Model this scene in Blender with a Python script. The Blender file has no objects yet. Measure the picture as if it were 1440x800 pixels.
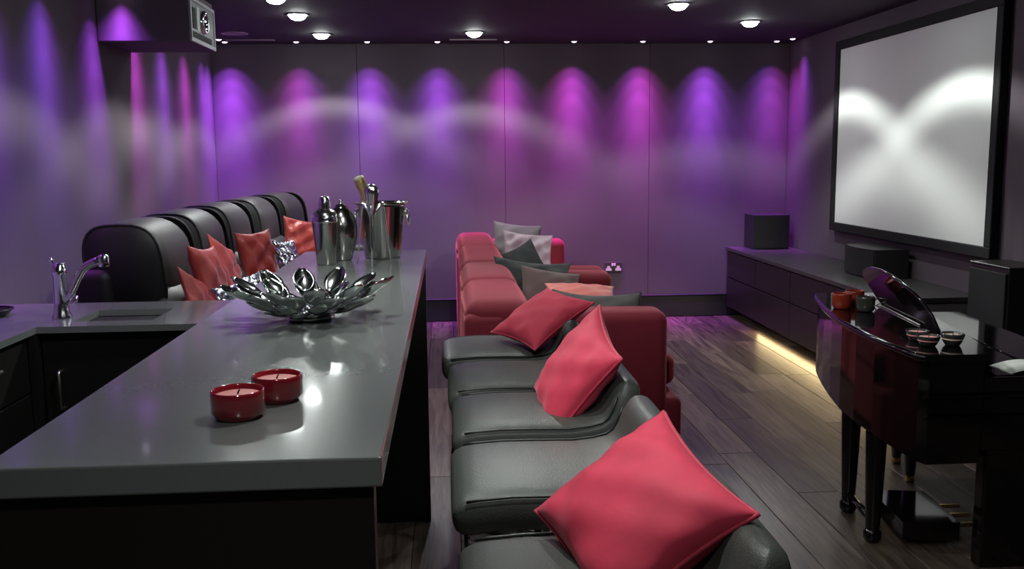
import bpy, bmesh, math, random
from mathutils import Vector, Matrix
random.seed(7)
PI = math.pi
scene = bpy.context.scene
COL = scene.collection

# ------------------------------------------------------------------ camera
CAM_F = 1300.0
th, ps, ro = math.radians(7.84), math.radians(3.923), -0.010
fw = Vector((math.sin(ps)*math.cos(th), math.cos(ps)*math.cos(th), -math.sin(th)))
r0 = Vector((math.cos(ps), -math.sin(ps), 0)); u0 = r0.cross(fw)
rr = r0*math.cos(ro)+u0*math.sin(ro); uu = u0*math.cos(ro)-r0*math.sin(ro)
cd = bpy.data.cameras.new('camera'); cam = bpy.data.objects.new('camera', cd); COL.objects.link(cam)
cam.matrix_world = Matrix(((rr.x, uu.x, -fw.x, 0), (rr.y, uu.y, -fw.y, 0), (rr.z, uu.z, -fw.z, 1.4), (0, 0, 0, 1)))
cd.sensor_width = 36.0; cd.lens = 36.0*CAM_F/1440.0; cd.clip_start = 0.02
scene.camera = cam

# ------------------------------------------------------------------ world, exposure
w = bpy.data.worlds.new('world'); scene.world = w; w.use_nodes = True
w.node_tree.nodes['Background'].inputs[0].default_value = (0.02, 0.018, 0.025, 1)
w.node_tree.nodes['Background'].inputs[1].default_value = 0.3
vs = scene.view_settings
vs.view_transform = 'Standard'; vs.look = 'None'; vs.gamma = 1.0; vs.use_curve_mapping = False
vs.exposure = 0.2
DOWN_POWER = 54.0      # white ceiling downlights
WASH_POWER = 215.0       # violet wall washers
STRIP_POWER = 4.0      # warm strip under the media cabinet

# room
XL, XR, YB, YF, ZC = -1.91, 2.94, 7.9, -1.4, 2.34

# ------------------------------------------------------------------ materials
def _new(name):
    m = bpy.data.materials.new(name); m.use_nodes = True
    return m, m.node_tree, m.node_tree.nodes['Principled BSDF']
def mat(name, col, rough=0.5, metal=0.0, coat=0.0, sheen=0.0, spec=0.5, noise=0.0, nscale=40.0, bump=0.0, bscale=200.0,
        emis=None, estr=0.0, trans=0.0, sheen_col=None, coat_rough=0.03):
    m, nt, b = _new(name)
    b.inputs['Base Color'].default_value = (*col, 1); b.inputs['Roughness'].default_value = rough
    b.inputs['Metallic'].default_value = metal; b.inputs['Coat Weight'].default_value = coat
    b.inputs['Coat Roughness'].default_value = coat_rough
    b.inputs['Sheen Weight'].default_value = sheen; b.inputs['Specular IOR Level'].default_value = spec
    if sheen_col: b.inputs['Sheen Tint'].default_value = (*sheen_col, 1)
    if sheen: b.inputs['Sheen Roughness'].default_value = 0.35
    if trans: b.inputs['Transmission Weight'].default_value = trans
    if emis:
        b.inputs['Emission Color'].default_value = (*emis, 1); b.inputs['Emission Strength'].default_value = estr
    tc = nt.nodes.new('ShaderNodeTexCoord')
    if noise:
        n = nt.nodes.new('ShaderNodeTexNoise'); n.inputs['Scale'].default_value = nscale; n.inputs['Detail'].default_value = 4
        nt.links.new(tc.outputs['Object'], n.inputs['Vector'])
        mx = nt.nodes.new('ShaderNodeMix'); mx.data_type = 'RGBA'
        mx.inputs['A'].default_value = (*[max(0, c*(1-noise)) for c in col], 1)
        mx.inputs['B'].default_value = (*[min(1, c*(1+noise)) for c in col], 1)
        nt.links.new(n.outputs['Fac'], mx.inputs['Factor']); nt.links.new(mx.outputs['Result'], b.inputs['Base Color'])
    if bump:
        n = nt.nodes.new('ShaderNodeTexNoise'); n.inputs['Scale'].default_value = bscale; n.inputs['Detail'].default_value = 3
        nt.links.new(tc.outputs['Object'], n.inputs['Vector'])
        bp = nt.nodes.new('ShaderNodeBump'); bp.inputs['Strength'].default_value = bump; bp.inputs['Distance'].default_value = 0.004
        nt.links.new(n.outputs['Fac'], bp.inputs['Height']); nt.links.new(bp.outputs['Normal'], b.inputs['Normal'])
    return m
def wood_mat(name, c1, c2, rough):
    m, nt, b = _new(name); N = nt.nodes; L = nt.links
    tc = N.new('ShaderNodeTexCoord'); oi = N.new('ShaderNodeObjectInfo')
    add = N.new('ShaderNodeVectorMath'); add.operation = 'ADD'
    mul = N.new('ShaderNodeMath'); mul.operation = 'MULTIPLY'; mul.inputs[1].default_value = 37.0
    L.new(oi.outputs['Random'], mul.inputs[0]); L.new(tc.outputs['Object'], add.inputs[0]); L.new(mul.outputs[0], add.inputs[1])
    mp = N.new('ShaderNodeMapping'); mp.inputs['Scale'].default_value = (26, 1.6, 8); L.new(add.outputs[0], mp.inputs['Vector'])
    n = N.new('ShaderNodeTexNoise'); n.inputs['Scale'].default_value = 1.5; n.inputs['Detail'].default_value = 6; n.inputs['Distortion'].default_value = 1.2
    L.new(mp.outputs[0], n.inputs['Vector'])
    cr = N.new('ShaderNodeValToRGB'); cr.color_ramp.elements[0].position = 0.32; cr.color_ramp.elements[0].color = (*c1, 1)
    cr.color_ramp.elements[1].position = 0.72; cr.color_ramp.elements[1].color = (*c2, 1); L.new(n.outputs['Fac'], cr.inputs[0])
    mr = N.new('ShaderNodeMapRange'); mr.inputs['To Min'].default_value = 0.55; mr.inputs['To Max'].default_value = 1.45
    L.new(oi.outputs['Random'], mr.inputs['Value'])
    mx = N.new('ShaderNodeMix'); mx.data_type = 'RGBA'; mx.blend_type = 'MULTIPLY'; mx.inputs['Factor'].default_value = 1
    L.new(cr.outputs[0], mx.inputs['A']); L.new(mr.outputs[0], mx.inputs['B']); L.new(mx.outputs['Result'], b.inputs['Base Color'])
    b.inputs['Roughness'].default_value = rough
    bp = N.new('ShaderNodeBump'); bp.inputs['Strength'].default_value = 0.25; bp.inputs['Distance'].default_value = 0.002
    L.new(n.outputs['Fac'], bp.inputs['Height']); L.new(bp.outputs[0], b.inputs['Normal'])
    return m
def sequin_mat(name):
    m, nt, b = _new(name); N = nt.nodes; L = nt.links
    tc = N.new('ShaderNodeTexCoord'); v = N.new('ShaderNodeTexVoronoi'); v.inputs['Scale'].default_value = 95
    L.new(tc.outputs['Object'], v.inputs['Vector'])
    bp = N.new('ShaderNodeVectorMath'); bp.operation = 'SUBTRACT'; bp.inputs[1].default_value = (0.5, 0.5, 0.5); L.new(v.outputs['Color'], bp.inputs[0])
    sc = N.new('ShaderNodeVectorMath'); sc.operation = 'SCALE'; sc.inputs['Scale'].default_value = 1.1; L.new(bp.outputs[0], sc.inputs[0])
    g = N.new('ShaderNodeNewGeometry'); ad = N.new('ShaderNodeVectorMath'); ad.operation = 'ADD'
    L.new(g.outputs['Normal'], ad.inputs[0]); L.new(sc.outputs[0], ad.inputs[1])
    no = N.new('ShaderNodeVectorMath'); no.operation = 'NORMALIZE'; L.new(ad.outputs[0], no.inputs[0]); L.new(no.outputs[0], b.inputs['Normal'])
    b.inputs['Base Color'].default_value = (0.62, 0.66, 0.78, 1); b.inputs['Metallic'].default_value = 1; b.inputs['Roughness'].default_value = 0.22
    return m

M = dict(
    wall=mat('wall_fabric', (0.115, 0.089, 0.112), 0.9, noise=0.08, nscale=120, bump=0.15, bscale=500),
    seam=mat('wall_backing', (0.05, 0.045, 0.05), 0.9),
    ceiling=mat('ceiling_paint', (0.045, 0.038, 0.045), 0.75),
    base=mat('baseboard_lacquer', (0.012, 0.013, 0.018), 0.45),
    subfloor=mat('subfloor', (0.012, 0.009, 0.008), 0.9),
    plank=wood_mat('floor_oak', (0.040, 0.028, 0.023), (0.150, 0.108, 0.085), 0.34),
    carpet=mat('riser_carpet', (0.02, 0.018, 0.02), 0.95),
    quartz=mat('grey_quartz', (0.165, 0.175, 0.172), 0.22, coat=0.3, noise=0.07, nscale=260, coat_rough=0.06),
    barwood=mat('bar_dark_wood', (0.014, 0.010, 0.009), 0.42),
    barblack=mat('bar_black', (0.006, 0.005, 0.005), 0.55),
    chrome=mat('chrome', (0.88, 0.90, 0.92), 0.15, metal=1.0),
    steel=mat('polished_steel', (0.55, 0.55, 0.52), 0.16, metal=1.0),
    bowlsteel=mat('bowl_steel', (0.62, 0.66, 0.64), 0.14, metal=1.0),
    brushed=mat('brushed_steel', (0.60, 0.58, 0.54), 0.33, metal=1.0, bump=0.08, bscale=90),
    basin=mat('basin_steel', (0.62, 0.60, 0.57), 0.35, metal=1.0),
    gold=mat('gold_foil', (0.72, 0.56, 0.24), 0.35, metal=0.75, bump=0.5, bscale=160),
    bottle=mat('bottle_glass', (0.015, 0.03, 0.012), 0.08),
    label=mat('bottle_cap', (0.85, 0.78, 0.55), 0.4),
    leather=mat('black_leather', (0.064, 0.069, 0.063), 0.42, bump=0.25, bscale=260, spec=0.55),
    leatherpipe=mat('leather_piping', (0.018, 0.02, 0.019), 0.4),
    recl=mat('recliner_leather', (0.050, 0.047, 0.047), 0.45, bump=0.2, bscale=240),
    reclside=mat('recliner_gusset', (0.010, 0.009, 0.011), 0.55),
    redsofa=mat('red_sofa_velvet', (0.22, 0.013, 0.030), 0.8, sheen=0.5, sheen_col=(1, 0.25, 0.3), noise=0.15, nscale=9, bump=0.1, bscale=300),
    redpillow=mat('red_velvet', (0.80, 0.055, 0.115), 0.7, sheen=0.55, sheen_col=(1, 0.35, 0.42), noise=0.2, nscale=14, bump=0.12, bscale=45),
    redpipe=mat('red_piping', (0.70, 0.045, 0.10), 0.6, sheen=0.3),
    redsatin=mat('red_satin', (0.36, 0.038, 0.034), 0.38, sheen=0.2, noise=0.2, nscale=18, bump=0.7, bscale=26),
    sequin=sequin_mat('silver_sequins'),
    greycush=mat('grey_cushion', (0.17, 0.145, 0.155), 0.8, sheen=0.2, bump=0.3, bscale=50),
    slatecush=mat('slate_cushion', (0.075, 0.068, 0.070), 0.8, sheen=0.2, bump=0.3, bscale=50),
    mauvecush=mat('mauve_cushion', (0.15, 0.095, 0.095), 0.8, sheen=0.2, bump=0.3, bscale=50),
    darkcush=mat('charcoal_cushion', (0.018, 0.018, 0.021), 0.75, sheen=0.15, bump=0.3, bscale=50),
    lilaccush=mat('lilac_cushion', (0.44, 0.33, 0.39), 0.6, sheen=0.3, bump=0.5, bscale=30),
    pinkcush=mat('coral_cushion', (0.62, 0.16, 0.14), 0.6, sheen=0.3),
    screen=mat('screen_white', (0.86, 0.89, 0.86), 0.85),
    black=mat('black_velvet_frame', (0.006, 0.006, 0.007), 0.8),
    cab=mat('cabinet_dark_oak', (0.020, 0.015, 0.015), 0.38, noise=0.25, nscale=12),
    cabtop=mat('cabinet_top', (0.050, 0.046, 0.046), 0.30),
    cabgrey=mat('cabinet_end_grey', (0.16, 0.15, 0.15), 0.6),
    speaker=mat('speaker_cloth', (0.012, 0.011, 0.013), 0.85, bump=0.4, bscale=700),
    speakerbox=mat('speaker_lacquer', (0.018, 0.017, 0.019), 0.35),
    piano=mat('piano_lacquer', (0.006, 0.0045, 0.005), 0.07, coat=0.25, spec=0.45),
    brass=mat('brass', (0.7, 0.5, 0.2), 0.25, metal=1),
    ivory=mat('ivory_key', (0.8, 0.8, 0.74), 0.25),
    white_sheet=mat('matte_white', (0.85, 0.88, 0.80), 0.5),
    redglass=mat('red_glass', (0.30, 0.018, 0.030), 0.10, coat=0.6, spec=0.6),
    redglassdark=mat('amber_red_glass', (0.32, 0.035, 0.015), 0.12, coat=0.5),
    greyglass=mat('smoked_glass', (0.045, 0.045, 0.042), 0.12, coat=0.5),
    waxpink=mat('pink_wax', (0.88, 0.34, 0.34), 0.45),
    waxcream=mat('cream_wax', (0.80, 0.55, 0.42), 0.45),
    wick=mat('wick', (0.03, 0.02, 0.02), 0.9),
    hush=mat('hush_box_paint', (0.115, 0.089, 0.112), 0.85),
    projgrey=mat('projector_grey', (0.10, 0.105, 0.115), 0.45),
    projtrim=mat('projector_trim', (0.32, 0.31, 0.34), 0.5),
    lens=mat('projector_lens', (0.01, 0.012, 0.015), 0.03, coat=1),
    trimmetal=mat('light_trim', (0.10, 0.09, 0.10), 0.5),
    grille=mat('ceiling_grille', (0.38, 0.33, 0.35), 0.6),
    lampwhite=mat('lamp_white', (1, 1, 1), 0.5, emis=(0.93, 1.0, 0.97), estr=45.0),
    lampviolet=mat('lamp_violet', (1, 1, 1), 0.5, emis=(0.93, 0.72, 1.0), estr=6.0),
    strip=mat('warm_strip', (1, 1, 1), 0.5, emis=(1.0, 0.78, 0.42), estr=0.8),
    socketplate=mat('socket_plate', (0.12, 0.09, 0.11), 0.35, metal=0.6),
    white=mat('white_plastic', (0.82, 0.78, 0.80), 0.35),
)

# ------------------------------------------------------------------ mesh helpers
def B(): return bmesh.new()
def obj(name, bm, m, parent=None, smooth=False, loc=None, rot=None):
    me = bpy.data.meshes.new(name)
    bmesh.ops.recalc_face_normals(bm, faces=bm.faces[:])
    bm.to_mesh(me); bm.free()
    if smooth:
        for p in me.polygons: p.use_smooth = True
    me.materials.append(M[m] if isinstance(m, str) else m)
    o = bpy.data.objects.new(name, me); COL.objects.link(o)
    if parent: o.parent = parent
    if loc: o.location = loc
    if rot: o.rotation_euler = rot
    return o
def tag(o, label, cat, group=None):
    o['label'] = label; o['category'] = cat
    if group: o['group'] = group
    return o
def thing(name, label, cat, loc=(0, 0, 0), rotz=0.0, group=None):
    o = bpy.data.objects.new(name, None); COL.objects.link(o)
    o.empty_display_size = 0.05; o.location = loc; o.rotation_euler = (0, 0, rotz)
    return tag(o, label, cat, group)
def struct(o):
    o['kind'] = 'structure'; return o
def dup(root, loc=None, rotz=None, label=None):
    r = root.copy(); COL.objects.link(r)
    if loc is not None: r.location = loc
    if rotz is not None: r.rotation_euler = (0, 0, rotz)
    if label: r['label'] = label
    for ch in list(root.children):
        c = ch.copy(); COL.objects.link(c); c.parent = r
        if ch.type == 'LIGHT': c.data = ch.data
        for g in list(ch.children):
            d = g.copy(); COL.objects.link(d); d.parent = c
    return r
def box(bm, x0, x1, y0, y1, z0, z1, bev=0.0, seg=2):
    ret = bmesh.ops.create_cube(bm, size=1.0)
    vs_ = ret['verts']
    for v in vs_:
        v.co = Vector(((x0+x1)/2+v.co.x*(x1-x0), (y0+y1)/2+v.co.y*(y1-y0), (z0+z1)/2+v.co.z*(z1-z0)))
    if bev:
        es = list({e for v in vs_ for e in v.link_edges})
        bmesh.ops.bevel(bm, geom=es, offset=bev, segments=seg, affect='EDGES', profile=0.5)
    return bm
def bx(x0, x1, y0, y1, z0, z1, bev=0.0, seg=2): return box(B(), x0, x1, y0, y1, z0, z1, bev, seg)
def prism(bm, pts, z0, z1):
    a = [bm.verts.new((x, y, z0)) for x, y in pts]; b = [bm.verts.new((x, y, z1)) for x, y in pts]
    n = len(pts); bm.faces.new(a); bm.faces.new(b)
    for i in range(n): bm.faces.new((a[i], a[(i+1) % n], b[(i+1) % n], b[i]))
    return bm
def lathe(bm, prof, cx=0, cy=0, n=32, axis='z'):
    rings = []
    for r, z in prof:
        if r < 1e-6: rings.append([bm.verts.new((cx, cy, z))])
        else: rings.append([bm.verts.new((cx+r*math.cos(2*PI*k/n), cy+r*math.sin(2*PI*k/n), z)) for k in range(n)])
    for a, b in zip(rings, rings[1:]):
        for k in range(n):
            k2 = (k+1) % n
            if len(a) == 1 and len(b) == 1: continue
            if len(a) == 1: bm.faces.new((a[0], b[k], b[k2]))
            elif len(b) == 1: bm.faces.new((a[k], a[k2], b[0]))
            else: bm.faces.new((a[k], a[k2], b[k2], b[k]))
    return bm
def tube(bm, pts, r, n=8, closed=False, caps=True):
    pts = [Vector(p) for p in pts]; N = len(pts)
    rad = r if isinstance(r, (list, tuple)) else [r]*N
    rings = []; prev = None
    for i, p in enumerate(pts):
        if closed: t = pts[(i+1) % N]-pts[i-1]
        else: t = pts[min(i+1, N-1)]-pts[max(i-1, 0)]
        t.normalize()
        if prev is None:
            a = Vector((0, 0, 1)) if abs(t.z) < 0.9 else Vector((1, 0, 0)); nrm = t.cross(a).normalized()
        else:
            nrm = (prev-t*prev.dot(t)).normalized()
        prev = nrm; bn = t.cross(nrm)
        rings.append([bm.verts.new(p+(nrm*math.cos(2*PI*k/n)+bn*math.sin(2*PI*k/n))*rad[i]) for k in range(n)])
    for i in range(N if closed else N-1):
        a, b = rings[i], rings[(i+1) % N]
        for k in range(n): bm.faces.new((a[k], a[(k+1) % n], b[(k+1) % n], b[k]))
    if caps and not closed: bm.faces.new(rings[0]); bm.faces.new(rings[-1])
    return bm
def rbox(bm, x0, x1, y0, y1, z0, z1, r, m=5, bulge=(0, 0, 0), fn=None):
    """rounded, slightly bulging upholstery block; fn maps a local point"""
    c = Vector(((x0+x1)/2, (y0+y1)/2, (z0+z1)/2)); s = Vector(((x1-x0)/2, (y1-y0)/2, (z1-z0)/2))
    r = min(r, min(s)*0.999)
    def coords(h):
        i = h-r; out = [i*(-1+2*k/(m-1)) for k in range(m)]
        e = [i+r*math.tan(math.radians(a)) for a in (15, 30, 45)]
        return [-v for v in reversed(e)]+out+e
    cs = [coords(s[k]) for k in range(3)]; vm = {}
    def vert(q):
        key = tuple(round(v, 5) for v in q)
        if key in vm: return vm[key]
        inn = Vector([max(-(s[k]-r), min(s[k]-r, q[k])) for k in range(3)]); d = Vector(q)-inn
        p = inn+(d.normalized()*r if d.length > 1e-9 else d)
        for k in range(3):
            if bulge[k]:
                o1, o2 = (k+1) % 3, (k+2) % 3
                w_ = (1-(p[o1]/s[o1])**2)*(1-(p[o2]/s[o2])**2)
                p[k] += bulge[k]*w_*(p[k]/s[k])
        p = p+c
        if fn: p = fn(p)
        vm[key] = bm.verts.new(p); return vm[key]
    for k in range(3):
        o1, o2 = (k+1) % 3, (k+2) % 3
        for sg in (-1, 1):
            for i in range(len(cs[o1])-1):
                for j in range(len(cs[o2])-1):
                    q = []
                    for a, b in ((i, j), (i+1, j), (i+1, j+1), (i, j+1)):
                        v = [0, 0, 0]; v[k] = sg*s[k]; v[o1] = cs[o1][a]; v[o2] = cs[o2][b]; q.append(vert(v))
                    if len(set(q)) == 4:
                        try: bm.faces.new(q)
                        except ValueError: pass
    return bm
def rb(x0, x1, y0, y1, z0, z1, r, **k): return rbox(B(), x0, x1, y0, y1, z0, z1, r, **k)
def frame_mat(center, normal, up):
    n = Vector(normal).normalized(); u = Vector(up); u = (u-n*u.dot(n)).normalized(); x = u.cross(n)
    c = Vector(center)
    return Matrix(((x.x, u.x, n.x, c.x), (x.y, u.y, n.y, c.y), (x.z, u.z, n.z, c.z), (0, 0, 0, 1)))
def pillow(name, label, cat, center, normal, up, w_, h_, t, m, pipe=None, seed=0, group=None, wrinkle=0.0026, n=26, sag=0.0, back=None, fold=0.0):
    rng = random.Random(seed); ph = [rng.uniform(0, 6.28) for _ in range(6)]
    def shape(u, v, side):
        x = u*w_/2*(1-0.11*(1-v*v)); y = v*h_/2*(1-0.11*(1-u*u))
        e = max(0.0, (1-u*u)*(1-v*v)); th_ = t/2*(e**0.42)
        wr = wrinkle*(math.sin(7*u+4*v+ph[0])+math.sin(-6*u+9*v+ph[1])+0.7*math.sin(15*u*v+ph[2]))*min(1, e*4)
        # creases running out of the corners
        wr += wrinkle*1.3*math.sin(11*(u-v)+ph[3])*(u*u*v*v)*min(1, e*6)
        z = side*th_+wr*(1 if side > 0 else -1)-sag*(u*u)-fold*(v*v)*u
        return (x, y, z)
    rt = thing(name, label, cat, group=group); rt.matrix_world = frame_mat(center, normal, up)
    for side, mm, nm in ((1, m, 'cover'), (-1, back or m, 'cover_back')):
        if nm == 'cover_back' and back is None: continue
        bm = B(); g = {}
        sides = (1, -1) if back is None else (side,)
        for sd in sides:
            for i in range(n+1):
                for j in range(n+1):
                    a = math.sin((i/n-0.5)*PI); b = math.sin((j/n-0.5)*PI)
                    edge = i in (0, n) or j in (0, n)
                    key = (i, j, 0 if edge else sd)
                    if key not in g: g[key] = bm.verts.new(shape(a, b, 0 if edge else sd))
        for sd in sides:
            for i in range(n):
                for j in range(n):
                    q = [g[(a, b, 0 if (a in (0, n) or b in (0, n)) else sd)] for a, b in ((i, j), (i+1, j), (i+1, j+1), (i, j+1))]
                    try: bm.faces.new(q)
                    except ValueError: pass
        obj(nm, bm, mm, rt, True)
    if pipe:
        pts = []
        for k in range(4*16):
            s_, f = divmod(k, 16); q = math.sin((f/16-0.5)*PI)
            u, v = ((q, -1), (1, q), (-q, 1), (-1, -q))[s_]
            pts.append(shape(u, v, 0))
        obj('piping', tube(B(), pts, 0.0045, 6, closed=True), pipe, rt, True)
    return rt

# ------------------------------------------------------------------ the room shell
fl = struct(obj('floor', bx(XL-0.1, XR+0.1, YF-0.1, YB+0.1, -0.12, -0.022), 'subfloor'))
PW = 0.176; lens_ = (1.1, 1.35, 1.6, 1.85); pm = {}
for Lk in lens_:
    o = obj('plank', bx(0.0012, PW-0.0012, 0.0012, Lk-0.0012, -0.022, 0.0, 0.0018, 1), 'plank'); pm[Lk] = o.data
    COL.objects.unlink(o); bpy.data.objects.remove(o)
rg = random.Random(3); x = XL; row = 0
while x < XR-0.001:
    y = YF - rg.uniform(0, 1.0)
    while y < YB:
        Lk = rg.choice(lens_)
        y1 = min(YB+0.08, y+Lk)
        o = bpy.data.objects.new('plank', pm[Lk]); COL.objects.link(o); o.parent = fl; o.location = (x, y, 0)
        o.scale = (1, (y1-y)/Lk, 1)
        y += Lk
    x += PW; row += 1
struct(obj('ceiling', bx(XL-0.1, XR+0.1, YF-0.1, YB+0.1, ZC, ZC+0.12), 'ceiling'))
struct(obj('wall_left', bx(XL-0.12, XL, YF-0.1, YB+0.1, 0, ZC), 'wall'))
struct(obj('wall_right', bx(XR, XR+0.12, YF-0.1, YB+0.1, 0, ZC), 'wall'))
struct(obj('wall_front', bx(XL-0.1, XR+0.1, YF-0.12, YF, 0, ZC), 'wall'))
wb = struct(obj('wall_back', bx(XL-0.1, XR+0.1, YB+0.02, YB+0.14, 0, ZC), 'seam'))
edges = [XL, -0.729, 0.494, 1.731, XR]
for a, b in zip(edges, edges[1:]):
    obj('fabric_panel', bx(a+0.0015, b-0.0015, YB, YB+0.025, 0.0, ZC, 0.002, 2), 'wall', wb)
bb = struct(obj('baseboard_back', bx(XL, XR, YB-0.022, YB-0.0005, 0.004, 0.185, 0.003, 1), 'base'))
obj('cap', bx(XL, XR, YB-0.026, YB-0.001, 0.185, 0.197, 0.002, 1), 'barblack', bb)
struct(obj('baseboard_left', bx(XL+0.0005, XL+0.022, 3.55, YB-0.03, 0.255, 0.43, 0.003, 1), 'base'))
struct(obj('floor_riser', bx(XL+0.001, -0.62, 3.45, YB-0.03, 0.001, 0.25, 0.004, 1), 'carpet'))

# ------------------------------------------------------------------ lights
def ring_profile(ld, col, stops):
    """photometric profile of a reflector lamp: intensity over the angle from its axis"""
    ld.use_nodes = True; nt = ld.node_tree; N = nt.nodes; L = nt.links
    em = N['Emission']; tc = N.new('ShaderNodeTexCoord'); sp = N.new('ShaderNodeSeparateXYZ'); ab = N.new('ShaderNodeMath'); ab.operation = 'ABSOLUTE'
    L.new(tc.outputs['Normal'], sp.inputs[0]); L.new(sp.outputs['Z'], ab.inputs[0])
    cr = N.new('ShaderNodeValToRGB'); cr.color_ramp.interpolation = 'EASE'
    e = cr.color_ramp.elements
    while len(e) > 1: e.remove(e[-1])
    e[0].position = stops[0][0]; e[0].color = (*[stops[0][1]]*3, 1)
    for p, v in stops[1:]:
        k = e.new(p); k.color = (v, v, v, 1)
    L.new(ab.outputs[0], cr.inputs[0]); L.new(cr.outputs[0], em.inputs['Strength'])
    em.inputs['Color'].default_value = (*col, 1)
def ring_bm(ro_, ri, h, n=28):
    return lathe(B(), [(ri, 0.0), (ri, -h*0.6), (ri+0.004, -h), (ro_-0.003, -h), (ro_, -h*0.5), (ro_, 0.0)], n=n)
dl = thing('ceiling_downlight', 'bright white round downlight recessed in the dark ceiling', 'downlight', (0, 0, ZC), group='white ceiling downlights')
obj('trim_ring', ring_bm(0.078, 0.060, 0.008), 'trimmetal', dl, True)
obj('lens', lathe(B(), [(0, -0.040), (0.022, -0.038), (0.042, -0.030), (0.054, -0.016), (0.060, -0.003)], n=24), 'lampwhite', dl, True)
ld = bpy.data.lights.new('downlight_beam', 'SPOT'); ld.energy = DOWN_POWER; ld.spot_size = math.radians(158); ld.spot_blend = 0.1; ld.shadow_soft_size = 0.03
ring_profile(ld, (0.95, 1.0, 0.96), [(0.0, 0.0), (0.455, 0.01), (0.572, 0.85), (0.69, 0.15), (0.80, 0.20), (0.90, 0.45), (1.0, 0.85)])
lo = bpy.data.objects.new('downlight_beam', ld); COL.objects.link(lo); lo.parent = dl; lo.location = (0, 0, -0.075)
first = True
DL = ('bright white downlight beside the round ceiling speaker', 'bright white downlight, middle one of the three in line with the projector box', 'bright white downlight in front of the lens of the projector', 'bright white downlight over the end of the far red sofa', 'bright white downlight over the open floor between sofa and screen', 'bright white downlight over the media cabinet near the back wall', 'white downlight over the first recliner', 'added unseen white downlight over the middle of the bar top', 'white downlight over the arm of the first red sofa', 'added unseen white downlight over the last bar stools', 'white downlight in front of the middle of the screen', 'added unseen white downlight over the floor by the end of the bar')
for pi_, p in enumerate(((-0.93, 7.28), (-0.955, 6.31), (-0.98, 5.66), (0.226, 7.185), (1.464, 5.88), (2.17, 6.63),
          (-0.95, 4.2), (-0.3, 2.5), (0.23, 4.35), (0.25, 1.7), (2.17, 5.05), (-0.1, 0.3))):  # lamps above bar middle, last stools and bar end are unseen, added for light
    if first: dl.location = (*p, ZC); dl['label'] = DL[0]; first = False
    else: dup(dl, (*p, ZC), None, DL[pi_])

def washer(name, label, group):
    t = thing(name, label, 'spotlight', (0, 0, ZC), group=group)
    obj('trim_ring', ring_bm(0.034, 0.024, 0.006, 20), 'trimmetal', t, True)
    obj('lens', lathe(B(), [(0, -0.012), (0.012, -0.011), (0.024, -0.002)], n=18), 'lampviolet', t, True)
    return t
washers = {}
def washer_light(t, col, e, off, tilt=(0, 0)):
    key = (col, round(e, 3))
    if key not in washers:
        l = bpy.data.lights.new('washer_beam', 'SPOT'); l.energy = e
        l.spot_size = math.radians(90); l.spot_blend = 0.3; l.shadow_soft_size = 0.012
        ring_profile(l, col, [(0.0, 0.0), (0.76, 0.0), (0.86, 0.03), (0.93, 0.13), (0.97, 0.36), (0.99, 0.75), (1.0, 1.0)]); washers[key] = l
    o = bpy.data.objects.new('washer_beam', washers[key]); COL.objects.link(o); o.parent = t
    o.location = (off[0], off[1], -0.02); o.rotation_euler = (math.radians(tilt[0]), math.radians(tilt[1]), 0)
VIO = (0.36, 0.09, 1.0); MAG = (0.85, 0.07, 0.62); BLU = (0.12, 0.10, 1.0); PUR = (0.55, 0.10, 1.0)
wlab = 'small violet spotlight in the ceiling close to the back wall'
backx = (-1.757, -1.192, -0.625, -0.058, 0.508, 1.063, 1.636, 2.201, 2.767)
mixs = ((VIO, PUR, 1.15), (MAG, VIO, 0.75), (VIO, PUR, 0.95), (VIO, PUR, 0.85), (MAG, PUR, 0.75), (MAG, PUR, 0.95), (PUR, MAG, 0.95), (PUR, VIO, 1.0), (BLU, MAG, 0.65))
ORD = ('first', 'second', 'third', 'fourth', 'fifth', 'sixth', 'seventh', 'eighth', 'ninth', 'tenth'); done_b = []
for xx, (c1, c2, k) in zip(backx, mixs):
    t = washer('wall_washer_spotlight', wlab, 'violet spotlights along the back wall'); t.location = (xx, 7.745, ZC); t['label'] = 'small violet spotlight in the ceiling by the back wall, %s from the screen corner' % ORD[8-len(done_b)]; done_b.append(1)
    washer_light(t, c1, WASH_POWER*k, (-0.016, 0), (3, 0)); washer_light(t, c2, WASH_POWER*k, (0.016, 0), (3, 0))
llab = 'small violet spotlight in the ceiling close to the left wall with the projector box'
lmix = ((VIO, PUR), (PUR, MAG), (VIO, PUR), (PUR, MAG), (VIO, PUR), (BLU, PUR), (BLU, PUR), (MAG, VIO), (BLU, PUR), (VIO, MAG))
ky = 7.58; i = 0
for yy in (7.58, 7.08, 6.54, 5.98, 5.30, 4.66, 4.08, 3.5, 2.9, 2.3):
    c1, c2 = lmix[i]; i += 1
    t = washer('wall_washer_spotlight', llab, 'violet spotlights along the left wall'); t.location = (-1.765, yy, ZC); t['label'] = 'small violet spotlight in the ceiling by the left wall, %s from the back corner' % ORD[i-1]
    washer_light(t, c1, WASH_POWER*0.5, (0, -0.016), (0, 3)); washer_light(t, c2, WASH_POWER*0.5, (0, 0.016), (0, 3))
t = washer('wall_washer_spotlight', 'small violet spotlight in the ceiling close to the wall with the projection screen', None); t.location = (2.84, 7.58, ZC)
washer_light(t, BLU, WASH_POWER*0.35, (0, -0.016)); washer_light(t, MAG, WASH_POWER*0.35, (0, 0.016))

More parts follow.
